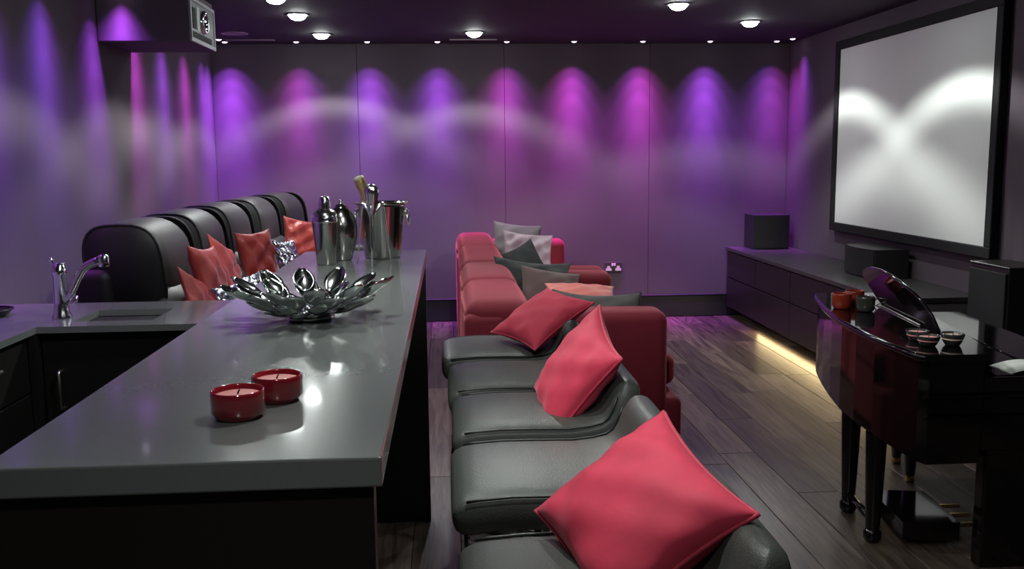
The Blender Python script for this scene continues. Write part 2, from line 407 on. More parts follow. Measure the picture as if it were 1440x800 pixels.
# ceiling fittings
t = thing('ceiling_speaker', 'round pale grille of a speaker set flush in the ceiling', 'speaker', (-1.57, 7.25, ZC))
obj('rim', ring_bm(0.100, 0.088, 0.006, 36), 'grille', t, True)
obj('grille', lathe(B(), [(0, -0.003), (0.088, -0.002)], n=36), 'grille', t)
for xx, lb in ((-1.53, 'thin slot air vent in the ceiling next to the round speaker grille'), (0.23, 'thin slot air vent in the ceiling behind the downlight over the red sofa')):
    t = thing('slot_vent', lb, 'vent', (xx, 7.62, ZC))
    for dy in (-0.018, 0.012): obj('vent_rail', bx(-0.19, 0.19, dy, dy+0.008, -0.007, 0, 0.001, 1), 'grille', t)
    obj('vent_back', bx(-0.188, 0.188, -0.010, 0.012, -0.002, 0), 'black', t)

# projector in its box
t = thing('projector_box', 'grey boxed housing hung from the ceiling at the left wall, holding the projector', 'projector housing', (XL, 5.38, 0))
obj('housing', bx(0.0015, 0.50, 0.0, 0.55, 2.055, ZC-0.0005, 0.004, 1), 'hush', t)
X0 = 0.5005
fr = B()
box(fr, X0, X0+0.012, 0.004, 0.546, 2.06, 2.082); box(fr, X0, X0+0.012, 0.004, 0.546, 2.285, 2.303)
box(fr, X0, X0+0.012, 0.004, 0.02, 2.082, 2.285); box(fr, X0, X0+0.012, 0.530, 0.546, 2.082, 2.285)
obj('front_frame', fr, 'projtrim', t)
pr = thing('projector', 'dark grey projector with round glass lens behind the trimmed end of its box', 'projector', (XL+X0+0.001, 5.38, 0))
obj('front', bx(0, 0.006, 0.021, 0.529, 2.083, 2.284), 'projgrey', pr)
obj('base_strip', bx(0.0065, 0.010, 0.021, 0.45, 2.086, 2.118), 'black', pr)
obj('air_grille', bx(0.0065, 0.009, 0.05, 0.12, 2.135, 2.25), 'black', pr)
obj('panel', bx(0.0065, 0.009, 0.14, 0.20, 2.13, 2.265), 'projtrim', pr)
lz = lathe(B(), [(0, 0.028), (0.03, 0.026), (0.048, 0.018), (0.052, 0.024), (0.060, 0.024), (0.064, 0.006)], n=28)
for v in lz.verts: v.co = Vector((v.co.z, v.co.x+0.285, v.co.y+2.195))
obj('lens', lz, 'lens', pr, True)
rg_ = lathe(B(), [(0.052, 0.024), (0.060, 0.026), (0.066, 0.020), (0.068, 0.006)], n=28)
for v in rg_.verts: v.co = Vector((v.co.z, v.co.x+0.285, v.co.y+2.195))
obj('lens_ring', rg_, 'chrome', pr, True)

# ------------------------------------------------------------------ projection screen
t = thing('projection_screen', 'large white projection screen in a wide black frame on the right wall', 'screen', (XR, 0, 0))
sy0, sy1, sz0, sz1 = 4.80, 6.775, 0.893, 2.158; fwid = 0.062
obj('canvas', bx(-0.036, -0.030, sy0-0.01, sy1+0.01, sz0-0.01, sz1+0.01), 'screen', t)
for a in ((sy0-fwid, sy1+fwid, sz1, sz1+fwid), (sy0-fwid, sy1+fwid, sz0-fwid, sz0), (sy0-fwid, sy0, sz0, sz1), (sy1, sy1+fwid, sz0, sz1)):
    obj('frame_bar', bx(-0.052, -0.001, a[0], a[1], a[2], a[3], 0.004, 1), 'black', t)

# ------------------------------------------------------------------ media cabinet on the right wall
CY0, CY1, CX0, CX1 = 4.86, YB-0.035, 2.42, XR-0.012
t = thing('media_cabinet', 'long low dark wood media cabinet floating over a lit plinth below the screen', 'cabinet', (0, 0, 0))
obj('top', bx(CX0-0.015, CX1, CY0-0.01, CY1, 0.582, 0.612, 0.003, 1), 'cabtop', t)
obj('carcass', bx(CX0+0.02, CX1, CY0+0.004, CY1-0.004, 0.085, 0.5815), 'cab', t)
obj('end_panel', bx(CX0+0.022, CX1, CY0-0.006, CY0+0.003, 0.46, 0.575), 'cabgrey', t)
for k in range(4):
    a = CY0+0.004+k*(CY1-CY0-0.008)/4; b = CY0+0.004+(k+1)*(CY1-CY0-0.008)/4
    for z0, z1 in ((0.092, 0.345), (0.353, 0.572)):
        obj('drawer_front', bx(CX0, CX0+0.019, a+0.003, b-0.003, z0, z1, 0.002, 1), 'cab', t)
obj('plinth', bx(CX0+0.16, CX1, CY0+0.1, CY1-0.004, 0.001, 0.084), 'barblack', t)
obj('light_strip', bx(CX0+0.05, CX0+0.062, 5.0, 7.2, 0.074, 0.082), 'strip', t)
al = bpy.data.lights.new('strip_light', 'AREA'); al.shape = 'RECTANGLE'; al.size = 0.03; al.size_y = 2.3; al.energy = STRIP_POWER; al.color = (1.0, 0.74, 0.36)
ao = bpy.data.objects.new('strip_light', al); COL.objects.link(ao); ao.parent = t; ao.location = (CX0+0.045, 6.0, 0.072); ao.rotation_euler = (0, math.radians(74), 0)
obj('gap_shade', bx(CX1-0.002, CX1+0.011, CY0+0.2, CY1-0.5, 0.583, 0.611), 'black', t)  # black strip fills the gap at the wall in place of its shade

def speaker(name, label, x0, x1, y0, y1, z0, h, curve_axis, face):
    t = thing(name, label, 'speaker', ((x0+x1)/2, (y0+y1)/2, z0))
    hx, hy = (x1-x0)/2, (y1-y0)/2
    pts = [(-hx, -hy), (hx, -hy), (hx, hy), (-hx, hy)]
    def bow(p, q, d, n=8):
        out = []
        for k in range(n+1):
            s = k/n; px = p[0]+(q[0]-p[0])*s; py = p[1]+(q[1]-p[1])*s
            o = d*4*s*(1-s)
            out.append((px+(o if curve_axis == 'x' else 0)*-1, py-(o if curve_axis == 'y' else 0)))
        return out
    if curve_axis == 'x': body = bow((-hx, hy), (-hx, -hy), 0.035)+[(hx, -hy), (hx, hy)]
    else: body = bow((-hx, -hy), (hx, -hy), 0.03)+[(hx, hy), (-hx, hy)]
    obj('cabinet_body', prism(B(), body, 0.003, h), 'speakerbox', t)
    sc_ = 0.93
    if curve_axis == 'x':
        g = bow((-hx-0.008, hy*0.96), (-hx-0.008, -hy*0.96), 0.035)+[(-hx+0.004, -hy*0.96), (-hx+0.004, hy*0.96)]
    else:
        g = bow((-hx*0.96, -hy-0.008), (hx*0.96, -hy-0.008), 0.03)+[(hx*0.96, -hy+0.004), (-hx*0.96, -hy+0.004)]
    obj('grille_cloth', prism(B(), g, 0.012, h-0.014), 'speaker', t)
    return t
speaker('bookshelf_speaker', 'black bookshelf speaker on the media cabinet in the far corner', 2.56, 2.86, 7.58, 7.84, 0.6125, 0.285, 'y', 0)
speaker('centre_speaker', 'black bowed centre speaker on the media cabinet below the screen', 2.68, 2.90, 5.62, 6.06, 0.6125, 0.185, 'x', 0)
t = thing('floor_speaker', 'tall black floor speaker standing behind the piano by the right wall', 'speaker', (2.83, 4.45, 0))
obj('cabinet_body', bx(-0.105, 0.105, -0.16, 0.18, 0.004, 0.83, 0.006, 2), 'speakerbox', t)
obj('grille_cloth', bx(-0.117, -0.1055, -0.15, 0.17, 0.05, 0.81, 0.004, 1), 'speaker', t)
obj('top_plate', bx(-0.11, 0.108, -0.165, 0.185, 0.8305, 0.842, 0.003, 1), 'cab', t)

# wall socket
t = thing('wall_socket', 'double mains socket with white inserts in a dark plate on the back wall', 'socket', (1.425, YB, 0.445))
obj('plate', bx(-0.073, 0.073, -0.010, -0.0005, -0.045, 0.045, 0.003, 2), 'socketplate', t)
for sx in (-1, 1):
    ins = B(); prism(ins, [(-0.026, -0.030), (0.026, -0.030), (0.026, -0.012), (0.012, -0.002), (0.012, 0.012), (-0.012, 0.012), (-0.012, -0.002), (-0.026, -0.012)], 0, 0.002)
    for v in ins.verts: v.co = Vector((v.co.x+sx*0.042, -0.0105-v.co.z, v.co.y))
    pl = obj('socket_insert', ins, 'white', t)
    obj('rocker', bx(sx*0.010-0.008, sx*0.010+0.008, -0.014, -0.0105, 0.010, 0.034, 0.002, 1), 'white', t)

# ------------------------------------------------------------------ bar
BX0, BX1, BY0, BY1 = -0.555, -0.085, 1.08, 3.62
ZT = 1.045
tag(obj('bar_worktop', bx(BX0, BX1, BY0, BY1, ZT-0.038, ZT, 0.003, 2), 'quartz'), 'long polished grey stone bar top carrying the bowl and candles', 'worktop')
t = thing('bar_counter', 'dark wooden bar base of upright panels under the raised grey stone top', 'bar', (0, 0, 0))
zt = ZT-0.0385
obj('end_panel', bx(BX0+0.01, BX1-0.012, BY0+0.012, BY0+0.052, 0.003, zt, 0.002, 1), 'barwood', t)
obj('end_panel', bx(BX0+0.01, BX1-0.003, 3.45, 3.49, 0.003, zt, 0.002, 1), 'barblack', t)
obj('front_panel', bx(BX0+0.12, BX0+0.14, BY0+0.0525, 3.4495, 0.05, zt), 'barblack', t)
obj('plinth', bx(BX0+0.06, BX0+0.115, BY0+0.0525, 3.4495, 0.003, 0.0495), 'barblack', t)
obj('back_panel', bx(BX0+0.012, BX0+0.03, BY0+0.0525, 3.4495, 0.0505, zt), 'barwood', t)

# lower return counter with the sink
ZS = 0.90
SX0, SX1, SY0, SY1 = -1.185, -0.94, 2.965, 3.185
bm = B()
CXR = BX0+0.008
box(bm, XL+0.002, SX0, 2.875, 3.36, ZS-0.02, ZS); box(bm, SX1, CXR, 2.875, 3.36, ZS-0.02, ZS)
box(bm, SX0, SX1, 2.875, SY0, ZS-0.02, ZS); box(bm, SX0, SX1, SY1, 3.36, ZS-0.02, ZS)
box(bm, XL+0.002, -1.262, 0.6, 2.875, ZS-0.02, ZS)
tag(obj('sink_worktop', bm, 'quartz'), 'lower grey stone worktop with the sink cut into it, turning along the left wall', 'worktop')
t = thing('sink', 'small rectangular stainless sink set into the lower worktop', 'sink', (0, 0, 0))
d = 0.11
bm = B()
box(bm, SX0-0.006, SX0-0.001, SY0-0.006, SY1+0.006, ZS-d, ZS-0.021); box(bm, SX1+0.001, SX1+0.006, SY0-0.006, SY1+0.006, ZS-d, ZS-0.021)
box(bm, SX0-0.001, SX1+0.001, SY0-0.006, SY0-0.001, ZS-d, ZS-0.021); box(bm, SX0-0.001, SX1+0.001, SY1+0.001, SY1+0.006, ZS-d, ZS-0.021)
box(bm, SX0-0.006, SX1+0.006, SY0-0.006, SY1+0.006, ZS-d-0.005, ZS-d)
obj('basin', bm, 'basin', t)
obj('drain', lathe(B(), [(0.03, ZS-d+0.001), (0.027, ZS-d+0.004), (0.012, ZS-d+0.002), (0, ZS-d+0.002)], (SX0+SX1)/2, (SY0+SY1)/2, 20), 'chrome', t, True)
t = thing('mixer_tap', 'chrome mixer tap with a bent spout beside the sink', 'tap', (-1.245, 3.03, ZS))
obj('base', lathe(B(), [(0.030, 0.0005), (0.030, 0.010), (0.024, 0.020), (0.021, 0.05)], n=24), 'chrome', t, True)
obj('body', lathe(B(), [(0.021, 0.05), (0.020, 0.14), (0.023, 0.142), (0.023, 0.16), (0.019, 0.165), (0.019, 0.178), (0, 0.180)], n=24), 'chrome', t, True)
sp_ = obj('spout', tube(B(), [(0.015, 0, 0.052), (0.035, 0, 0.085), (0.055, 0, 0.125), (0.072, 0, 0.155), (0.09, 0, 0.17), (0.115, 0, 0.181), (0.14, 0.0, 0.188)], [0.011, 0.012, 0.012, 0.0125, 0.013, 0.0135, 0.015], 12), 'chrome', t, True)
obj('aerator', lathe(B(), [(0.016, 0.166), (0.017, 0.170), (0.017, 0.198), (0.012, 0.204), (0, 0.205)], 0.142, 0, 18), 'chrome', sp_, True)
obj('lever', tube(B(), [(0.015, -0.006, 0.048), (0.04, -0.012, 0.050), (0.052, -0.014, 0.054), (0.055, -0.014, 0.075)], 0.0055, 10), 'chrome', t, True)
obj('spray_pin', tube(B(), [(-0.012, 0, 0.17), (-0.022, 0, 0.19), (-0.028, 0, 0.198)], 0.006, 8), 'chrome', t, True)
# cabinets below
def cab_unit(name, label, x0, x1, y0, y1, facing, handle):
    t = thing(name, label, 'cabinet', (0, 0, 0))
    zt_ = ZS-0.021
    if facing == 'y':
        obj('carcass', bx(x0, x1, y0+0.02, y1, 0.08, zt_-(0.105 if x0 > -1.3 and x1 < -0.6 else 0)), 'barblack', t)
        obj('plinth', bx(x0+0.002, x1-0.002, y0+0.06, y1, 0.003, 0.0795), 'barblack', t)
        dr = obj('door', bx(x0+0.002, x1-0.002, y0, y0+0.0195, 0.085, zt_-0.006, 0.002, 1), 'barblack', t)
        hx = handle
        obj('handle', tube(B(), [(hx, y0-0.001, 0.640), (hx, y0-0.024, 0.640), (hx, y0-0.026, 0.645), (hx, y0-0.026, 0.752), (hx, y0-0.024, 0.757), (hx, y0-0.001, 0.757)], 0.0055, 8), 'brushed', dr, True)
    else:
        obj('carcass', bx(x0, x1-0.02, y0, y1, 0.08, zt_), 'barblack', t)
        obj('plinth', bx(x0, x1-0.06, y0+0.002, y1-0.002, 0.003, 0.0795), 'barblack', t)
        dr = obj('drawer_front', bx(x1-0.0195, x1, y0+0.002, y1-0.002, 0.70, zt_-0.006, 0.002, 1), 'barblack', t)
        obj('handle', tube(B(), [(x1+0.001, handle-0.08, 0.815), (x1+0.024, handle-0.08, 0.815), (x1+0.026, handle-0.075, 0.815), (x1+0.026, handle+0.075, 0.815), (x1+0.024, handle+0.08, 0.815), (x1+0.001, handle+0.08, 0.815)], 0.0055, 8), 'brushed', dr, True)
        obj('door', bx(x1-0.0195, x1, y0+0.002, y1-0.002, 0.085, 0.694, 0.002, 1), 'barblack', t)
cab_unit('base_cabinet', 'black base cabinet with an upright bar handle below the sink', -1.262, CXR-0.01, 2.90, 3.34, 'y', -1.205)
cab_unit('base_cabinet', 'black base cabinet with a drawer handle along the left wall', XL+0.004, -1.285, 2.05, 2.86, 'x', 2.56)
cab_unit('base_cabinet', 'black base cabinet along the left wall, farther from the sink', XL+0.004, -1.285, 1.23, 2.04, 'x', 1.6)
t = thing('corner_cabinet', 'black corner base cabinet where the lower worktop turns along the left wall', 'cabinet', (0, 0, 0))
obj('carcass', bx(XL+0.004, -1.264, 2.88, 3.34, 0.08, ZS-0.021), 'barblack', t)
obj('plinth', bx(XL+0.004, -1.32, 2.9, 3.34, 0.003, 0.0795), 'barblack', t)
obj('corner_post', bx(-1.284, -1.264, 2.8615, 2.8795, 0.0, ZS-0.021), 'barblack', t)
dsh = thing('round_dish', 'shallow black dish on the lower worktop by the left wall', 'dish', (-1.51, 3.10, ZS))
obj('bowl', lathe(B(), [(0, 0.003), (0.05, 0.001), (0.062, 0.006), (0.075, 0.020), (0.078, 0.022), (0.073, 0.022), (0.055, 0.010), (0, 0.008)], n=28), 'piano', dsh, True)
obj('rim', tube(B(), [(0.0755*math.cos(k*PI/14), 0.0755*math.sin(k*PI/14), 0.022) for k in range(28)], 0.003, 6, closed=True), 'speakerbox', dsh, True)

# ------------------------------------------------------------------ things on the bar
def candle(name, label, loc, glass, wax, d=0.074, h=0.040, flare=0.0, rotz=0, group=None):
    t = thing(name, label, 'candle holder', loc, rotz, group)
    r = d/2; rb_ = r*(1-flare)
    obj('glass_cup', lathe(B(), [(0, 0.0008), (rb_*0.80, 0.0008), (rb_*0.86, 0.003), (rb_*0.92, h*0.16), (rb_, h*0.24), (r, h*0.9), (r*0.985, h*0.985), (r*0.955, h), (r*0.92, h*0.985), (r*0.90, h*0.93), (rb_*0.88, h*0.45), (0, h*0.45)], n=36), glass, t, True)
    rw = r*0.885
    wx = obj('wax', lathe(B(), [(rw, h*0.5), (rw, h*0.80), (rw*0.9, h*0.825), (rw*0.5, h*0.835), (0, h*0.83)], n=32), wax, t, True)
    obj('wick', tube(B(), [(0, 0, h*0.82), (0.001, 0, h*0.92), (0.003, 0.001, h*0.98)], 0.0012, 6), 'wick', wx, True)
    return t
candle('tealight_holder', 'red glass tealight holder on the bar top, the one farther from the petal bowl', (-0.296, 1.275, ZT), 'redglass', 'waxpink')
candle('tealight_holder', 'red glass tealight holder on the bar top, the one nearer the metal petal bowl', (-0.258, 1.362, ZT), 'redglass', 'waxpink')

# petal bowl
bwl = thing('petal_bowl', 'shiny metal bowl made of many overlapping spoon-shaped petals', 'bowl', (-0.312, 2.07, ZT))
def petal_mesh(L_, W_, cup):
    bm = B(); n = 10; m_ = 8; top = {}; bot = {}
    for i in range(n+1):
        s = i/n; wd = W_/2*math.sin(PI*min(1, 0.06+0.94*s)**1.0*0.93+0.10)**0.8 if 0 < s < 1 else W_*0.10
        wd = max(wd, W_*0.07)
        for j in range(m_+1):
            a = -1+2*j/m_
            # rounded tip
            y = L_*s
            x = wd*a
            z = cup*(a*a)*(wd/(W_/2))+cup*0.55*(2*s-1)**2
            top[(i, j)] = bm.verts.new((x, y, z)); bot[(i, j)] = bm.verts.new((x, y, z-0.0022))
    for i in range(n):
        for j in range(m_):
            bm.faces.new((top[(i, j)], top[(i, j+1)], top[(i+1, j+1)], top[(i+1, j)]))
            bm.faces.new((bot[(i, j)], bot[(i+1, j)], bot[(i+1, j+1)], bot[(i, j+1)]))
    rim = [(i, 0) for i in range(n+1)]+[(n, j) for j in range(1, m_+1)]+[(i, m_) for i in range(n-1, -1, -1)]+[(0, j) for j in range(m_-1, 0, -1)]
    for a, b in zip(rim, rim[1:]+rim[:1]): bm.faces.new((top[a], top[b], bot[b], bot[a]))
    return bm
tiers = ((7, 0.018, 0.006, 8, 0.085, 0.055, 0.0), (9, 0.062, 0.013, 18, 0.086, 0.056, 0.3), (11, 0.098, 0.027, 27, 0.084, 0.054, 0.1), (12, 0.122, 0.040, 33, 0.082, 0.054, 0.45))
for n_, r_, z_, el, L_, W_, ph in tiers:
    pmsh = None
    for k in range(n_):
        a = 2*PI*(k+ph)/n_
        if pmsh is None:
            o = obj('petal', petal_mesh(L_, W_, 0.011), 'bowlsteel', bwl, True); pmsh = o.data
        else:
            o = bpy.data.objects.new('petal', pmsh); COL.objects.link(o); o.parent = bwl
        jit = (random.uniform(-6, 6), random.uniform(-0.12, 0.12))
        o.matrix_local = Matrix.Translation((r_*math.cos(a), r_*math.sin(a), z_+random.uniform(0, 0.004))) @ Matrix.Rotation(a-PI/2, 4, 'Z') @ Matrix.Rotation(math.radians(el+jit[0]), 4, 'X') @ Matrix.Rotation(jit[1], 4, 'Y')
obj('base_disc', lathe(B(), [(0, 0.0005), (0.045, 0.0005), (0.055, 0.006), (0.040, 0.010), (0, 0.010)], n=28), 'bowlsteel', bwl, True)

# cocktail shakers
t = thing('cocktail_shaker', 'tall steel cocktail shaker with shoulders and a narrow cap', 'shaker', (-0.414, 3.16, ZT))
obj('cup', lathe(B(), [(0, 0.0006), (0.031, 0.0006), (0.033, 0.004), (0.037, 0.06), (0.0435, 0.125), (0.0455, 0.148)], n=36), 'steel', t, True)
obj('shoulder', lathe(B(), [(0.0458, 0.1485), (0.0458, 0.156), (0.043, 0.168), (0.034, 0.180), (0.024, 0.187), (0.020, 0.190)], n=36), 'chrome', t, True)
obj('cap', lathe(B(), [(0.021, 0.1905), (0.021, 0.210), (0.019, 0.216), (0.017, 0.226), (0.014, 0.230), (0, 0.231)], n=28), 'chrome', t, True)
obj('band', lathe(B(), [(0.0457, 0.144), (0.0468, 0.146), (0.0468, 0.149), (0.0457, 0.151)], n=36), 'chrome', t, True)
t = thing('cocktail_shaker', 'round-bodied steel shaker standing behind the tall shouldered one', 'shaker', (-0.375, 3.29, ZT))
obj('body', lathe(B(), [(0, 0.0006), (0.030, 0.0006), (0.034, 0.006), (0.048, 0.05), (0.056, 0.09), (0.056, 0.12), (0.047, 0.155), (0.034, 0.176), (0.024, 0.185)], n=36), 'steel', t, True)
obj('lid', lathe(B(), [(0.024, 0.1855), (0.020, 0.194), (0.008, 0.199), (0.007, 0.206), (0.010, 0.212), (0, 0.214)], n=28), 'chrome', t, True)

# champagne bucket and bottle
bk = thing('champagne_bucket', 'polished steel champagne bucket with ring handles at the far end of the bar', 'bucket', (-0.238, 3.36, ZT))
obj('body', lathe(B(), [(0, 0.0006), (0.060, 0.0006), (0.064, 0.004), (0.066, 0.012), (0.084, 0.185), (0.086, 0.195), (0.083, 0.195), (0.081, 0.185), (0.063, 0.014), (0, 0.010)], n=44), 'steel', bk, True)
obj('rim', lathe(B(), [(0.086, 0.190), (0.097, 0.193), (0.099, 0.197), (0.096, 0.201), (0.085, 0.199), (0.0835, 0.194)], n=44), 'steel', bk, True)
for s in (-1, 1):
    lg = obj('handle_mount', lathe(B(), [(0, 0.148), (0.010, 0.15), (0.012, 0.162), (0.010, 0.174), (0, 0.176)], s*0.086, 0, 14), 'chrome', bk, True)
    obj('ring_handle', tube(B(), [(s*0.094+s*0.003*math.sin(k*PI/12), 0.023*math.sin(k*PI/12), 0.140+0.023*math.cos(k*PI/12)) for k in range(24)], 0.0042, 8, closed=True), 'chrome', bk, True)
bt = thing('champagne_bottle', 'champagne bottle with gold foil neck leaning in the steel bucket', 'bottle', (-0.222, 3.37, ZT+0.030))
bt.rotation_euler = (0.05, -0.35, 0)
obj('glass_body', lathe(B(), [(0, 0.0), (0.036, 0.0), (0.040, 0.006), (0.040, 0.09), (0.034, 0.12), (0.0235, 0.148)], n=28), 'bottle', bt, True)
obj('foil', lathe(B(), [(0.0237, 0.1482), (0.0190, 0.172), (0.0170, 0.205), (0.0165, 0.232), (0.0195, 0.236), (0.0200, 0.252), (0.0190, 0.268)], n=28), 'gold', bt, True)
obj('cap', lathe(B(), [(0.0192, 0.2682), (0.0186, 0.276), (0.012, 0.280), (0, 0.281)], n=24), 'label', bt, True)

# three-legged citrus squeezer
sq = thing('citrus_squeezer', 'tall chrome citrus squeezer on three thin legs in front of the bucket', 'squeezer', (-0.252, 3.115, ZT))
bm = B(); prof = [(0, 0.130), (0.002, 0.134), (0.006, 0.160), (0.011, 0.185), (0.017, 0.215), (0.0215, 0.238), (0.0225, 0.250), (0.0205, 0.258), (0.013, 0.268), (0.004, 0.272), (0, 0.2725)]
n = 36; rings = []
for r_, z_ in prof:
    if r_ < 1e-6: rings.append([bm.verts.new((0, 0, z_))])
    else: rings.append([bm.verts.new((r_*(1+0.10*math.cos(12*2*PI*k/n))*math.cos(2*PI*k/n), r_*(1+0.10*math.cos(12*2*PI*k/n))*math.sin(2*PI*k/n), z_)) for k in range(n)])
for a, b in zip(rings, rings[1:]):
    for k in range(n):
        k2 = (k+1) % n
        if len(a) == 1: bm.faces.new((a[0], b[k], b[k2]))
        elif len(b) == 1: bm.faces.new((a[k], a[k2], b[0]))
        else: bm.faces.new((a[k], a[k2], b[k2], b[k]))
obj('reamer', bm, 'chrome', sq, True)
for k in range(3):
    a = -PI/2+k*2*PI/3; ca, sa = math.cos(a), math.sin(a)
    obj('leg', tube(B(), [(q*ca, q*sa, z_) for q, z_ in ((0.004, 0.165), (0.018, 0.185), (0.030, 0.200), (0.036, 0.203), (0.040, 0.192), (0.046, 0.150), (0.056, 0.075), (0.066, 0.002))],
                   [0.005, 0.005, 0.005, 0.005, 0.005, 0.0045, 0.0035, 0.0022], 8), 'chrome', sq, True)

# ------------------------------------------------------------------ bar stools
def stool():
    t = thing('bar_stool', '', 'stool', (0, 0, 0), group='black leather stools along the bar')
    W2 = 0.202; T = 0.047
    cl = [(0.0, 0.637), (0.028, 0.641), (0.092, 0.645), (0.183, 0.644), (0.275, 0.642), (0.334, 0.648), (0.38, 0.66), (0.41, 0.687), (0.426, 0.723), (0.434, 0.755), (0.439, 0.77)]
    bm = B(); N = len(cl); rings = []
    def ring(p, nrm, sc_t, sc_w, nn=28):
        out = []
        for k in range(nn):
            a = 2*PI*k/nn; ca, sa = math.cos(a), math.sin(a)
            yv = W2*sc_w*math.copysign(abs(ca)**0.28, ca); tv = T*sc_t*math.copysign(abs(sa)**0.45, sa)
            tv += (0.010*(1-(yv/W2)**2) if tv > 0 else 0)*sc_t
            out.append(bm.verts.new((p[0]+nrm[0]*tv, yv, p[1]+nrm[1]*tv)))
        return out
    def tang(i):
        a = cl[max(i-1, 0)]; b = cl[min(i+1, N-1)]; d = math.hypot(b[0]-a[0], b[1]-a[1]); return ((b[0]-a[0])/d, (b[1]-a[1])/d)
    t0 = tang(0); n0 = (-t0[1], t0[0])
    for off, st, sw in ((-0.036, 0.30, 0.90), (-0.032, 0.62, 0.96), (-0.022, 0.86, 0.985)):
        rings.append(ring((cl[0][0]+t0[0]*off, cl[0][1]+t0[1]*off), n0, st, sw))
    for i in range(N):
        tg = tang(i); rings.append(ring(cl[i], (-tg[1], tg[0]), 1-0.25*max(0, (i-6)/4), 1.0-0.05*max(0, (i-6)/4)**2))
    t1 = tang(N-1); n1 = (-t1[1], t1[0])
    for off, st, sw in ((0.014, 0.68, 0.925), (0.026, 0.52, 0.88), (0.034, 0.26, 0.80)):
        rings.append(ring((cl[-1][0]+t1[0]*off, cl[-1][1]+t1[1]*off), n1, st, sw))
    for a, b in zip(rings, rings[1:]):
        for k in range(len(a)): bm.faces.new((a[k], a[(k+1) % len(a)], b[(k+1) % len(b)], b[k]))
    bm.faces.new(rings[0]); bm.faces.new(rings[-1])
    obj('seat_shell', bm, 'leather', t, True)
    for s in (-1, 1):
        pts = []
        for i in range(0, N-1):
            tg = tang(i); nr = (-tg[1], tg[0]); k = 1-0.25*max(0, (i-6)/4); wv = 1.0-0.05*max(0, (i-6)/4)**2
            pts.append((cl[i][0]+nr[0]*T*0.86*k, s*W2*0.985*wv, cl[i][1]+nr[1]*T*0.86*k))
        obj('piping', tube(B(), pts, 0.0032, 6), 'leatherpipe', t, True)
    obj('column', lathe(B(), [(0.045, 0.600), (0.045, 0.58), (0.024, 0.56), (0.024, 0.30), (0.030, 0.295), (0.030, 0.03)], 0.22, 0, 24), 'chrome', t, True)
    obj('base', lathe(B(), [(0, 0.001), (0.185, 0.001), (0.19, 0.006), (0.185, 0.012), (0.05, 0.026), (0.031, 0.04)], 0.22, 0, 36), 'chrome', t, True)
    obj('footrest', tube(B(), [(0.22, 0.0, 0.30), (0.12, -0.08, 0.30), (0.03, -0.12, 0.30), (-0.0, -0.10, 0.30), (-0.0, 0.10, 0.30), (0.03, 0.12, 0.30), (0.12, 0.08, 0.30), (0.22, 0.0, 0.30)], 0.010, 8), 'chrome', t, True)
    return t
st = stool()
slabs = ('black leather bar stool at the far end of the row, beside the sofa back', 'second black leather bar stool counted from the sofa back', 'black leather bar stool in the middle of the row of five',
         'black leather bar stool next to the last in the row, behind the largest red pillow', 'bar stool farthest from the sofa, under the largest red pillow')
for k, (yy, xx) in enumerate(((3.477, 0.005), (3.014, 0.027), (2.567, 0.038), (2.076, 0.033), (1.482, 0.045))):
    if k == 0: st.location = (xx, yy, 0); st['label'] = slabs[0]
    else: dup(st, (xx, yy, 0), 0, slabs[k])

# ------------------------------------------------------------------ red sofas
def sofa(label, y0, y1, nb):
    t = thing('red_sofa', label, 'sofa', (0.06, (y0+y1)/2, 0), group=None); h = (y1-y0)/2; a = 0.20
    obj('base', rb(0.02, 0.97, -h+0.02, h-0.02, 0.03, 0.33, 0.035), 'redsofa', t, True)
    for s in (-1, 1):
        obj('arm', rb(0.02, 0.90, min(s*h, s*(h-a)), max(s*h, s*(h-a)), 0.02, 0.725, 0.055, bulge=(0, 0.006, 0.008)), 'redsofa', t, True)
    obj('back_frame', rb(0.0, 0.20, -h+0.001, h-0.001, 0.025, 0.735, 0.05), 'redsofa', t, True)
    for k in range(nb):
        p = -h+0.01+k*(2*h-0.02)/nb; q = -h+0.01+(k+1)*(2*h-0.02)/nb
        def lean(v):
            return Vector((v.x-0.05*(v.z-0.5), v.y, v.z))
        obj('back_cushion', rb(0.02, 0.31, max(p, -h+0.0)+0.003, min(q, h)-0.003, 0.60, 0.785, 0.07, bulge=(0.01, 0, 0.012), fn=lean), 'redsofa', t, True)
    m = nb; wseat = (2*h-2*a)/m
    for k in range(m):
        p = -h+a+k*wseat
        obj('seat_cushion', rb(0.21, 0.985, p+0.004, p+wseat-0.004, 0.335, 0.485, 0.05, bulge=(0.0, 0, 0.018)), 'redsofa', t, True)
        obj('lumbar_cushion', rb(0.205, 0.36, p+0.006, p+wseat-0.006, 0.49, 0.595, 0.045), 'redsofa', t, True)
    for fx in (0.1, 0.85):
        for fy in (-h+0.12, h-0.12): obj('foot', lathe(B(), [(0.02, 0.001), (0.024, 0.029)], fx, fy, 12), 'barblack', t)
    return t
sofa('dark red velvet sofa beside the bar stools', 3.93, 5.52, 2)
sofa('dark red velvet sofa beyond the first, with its end at the back wall', 5.54, 7.72, 2)

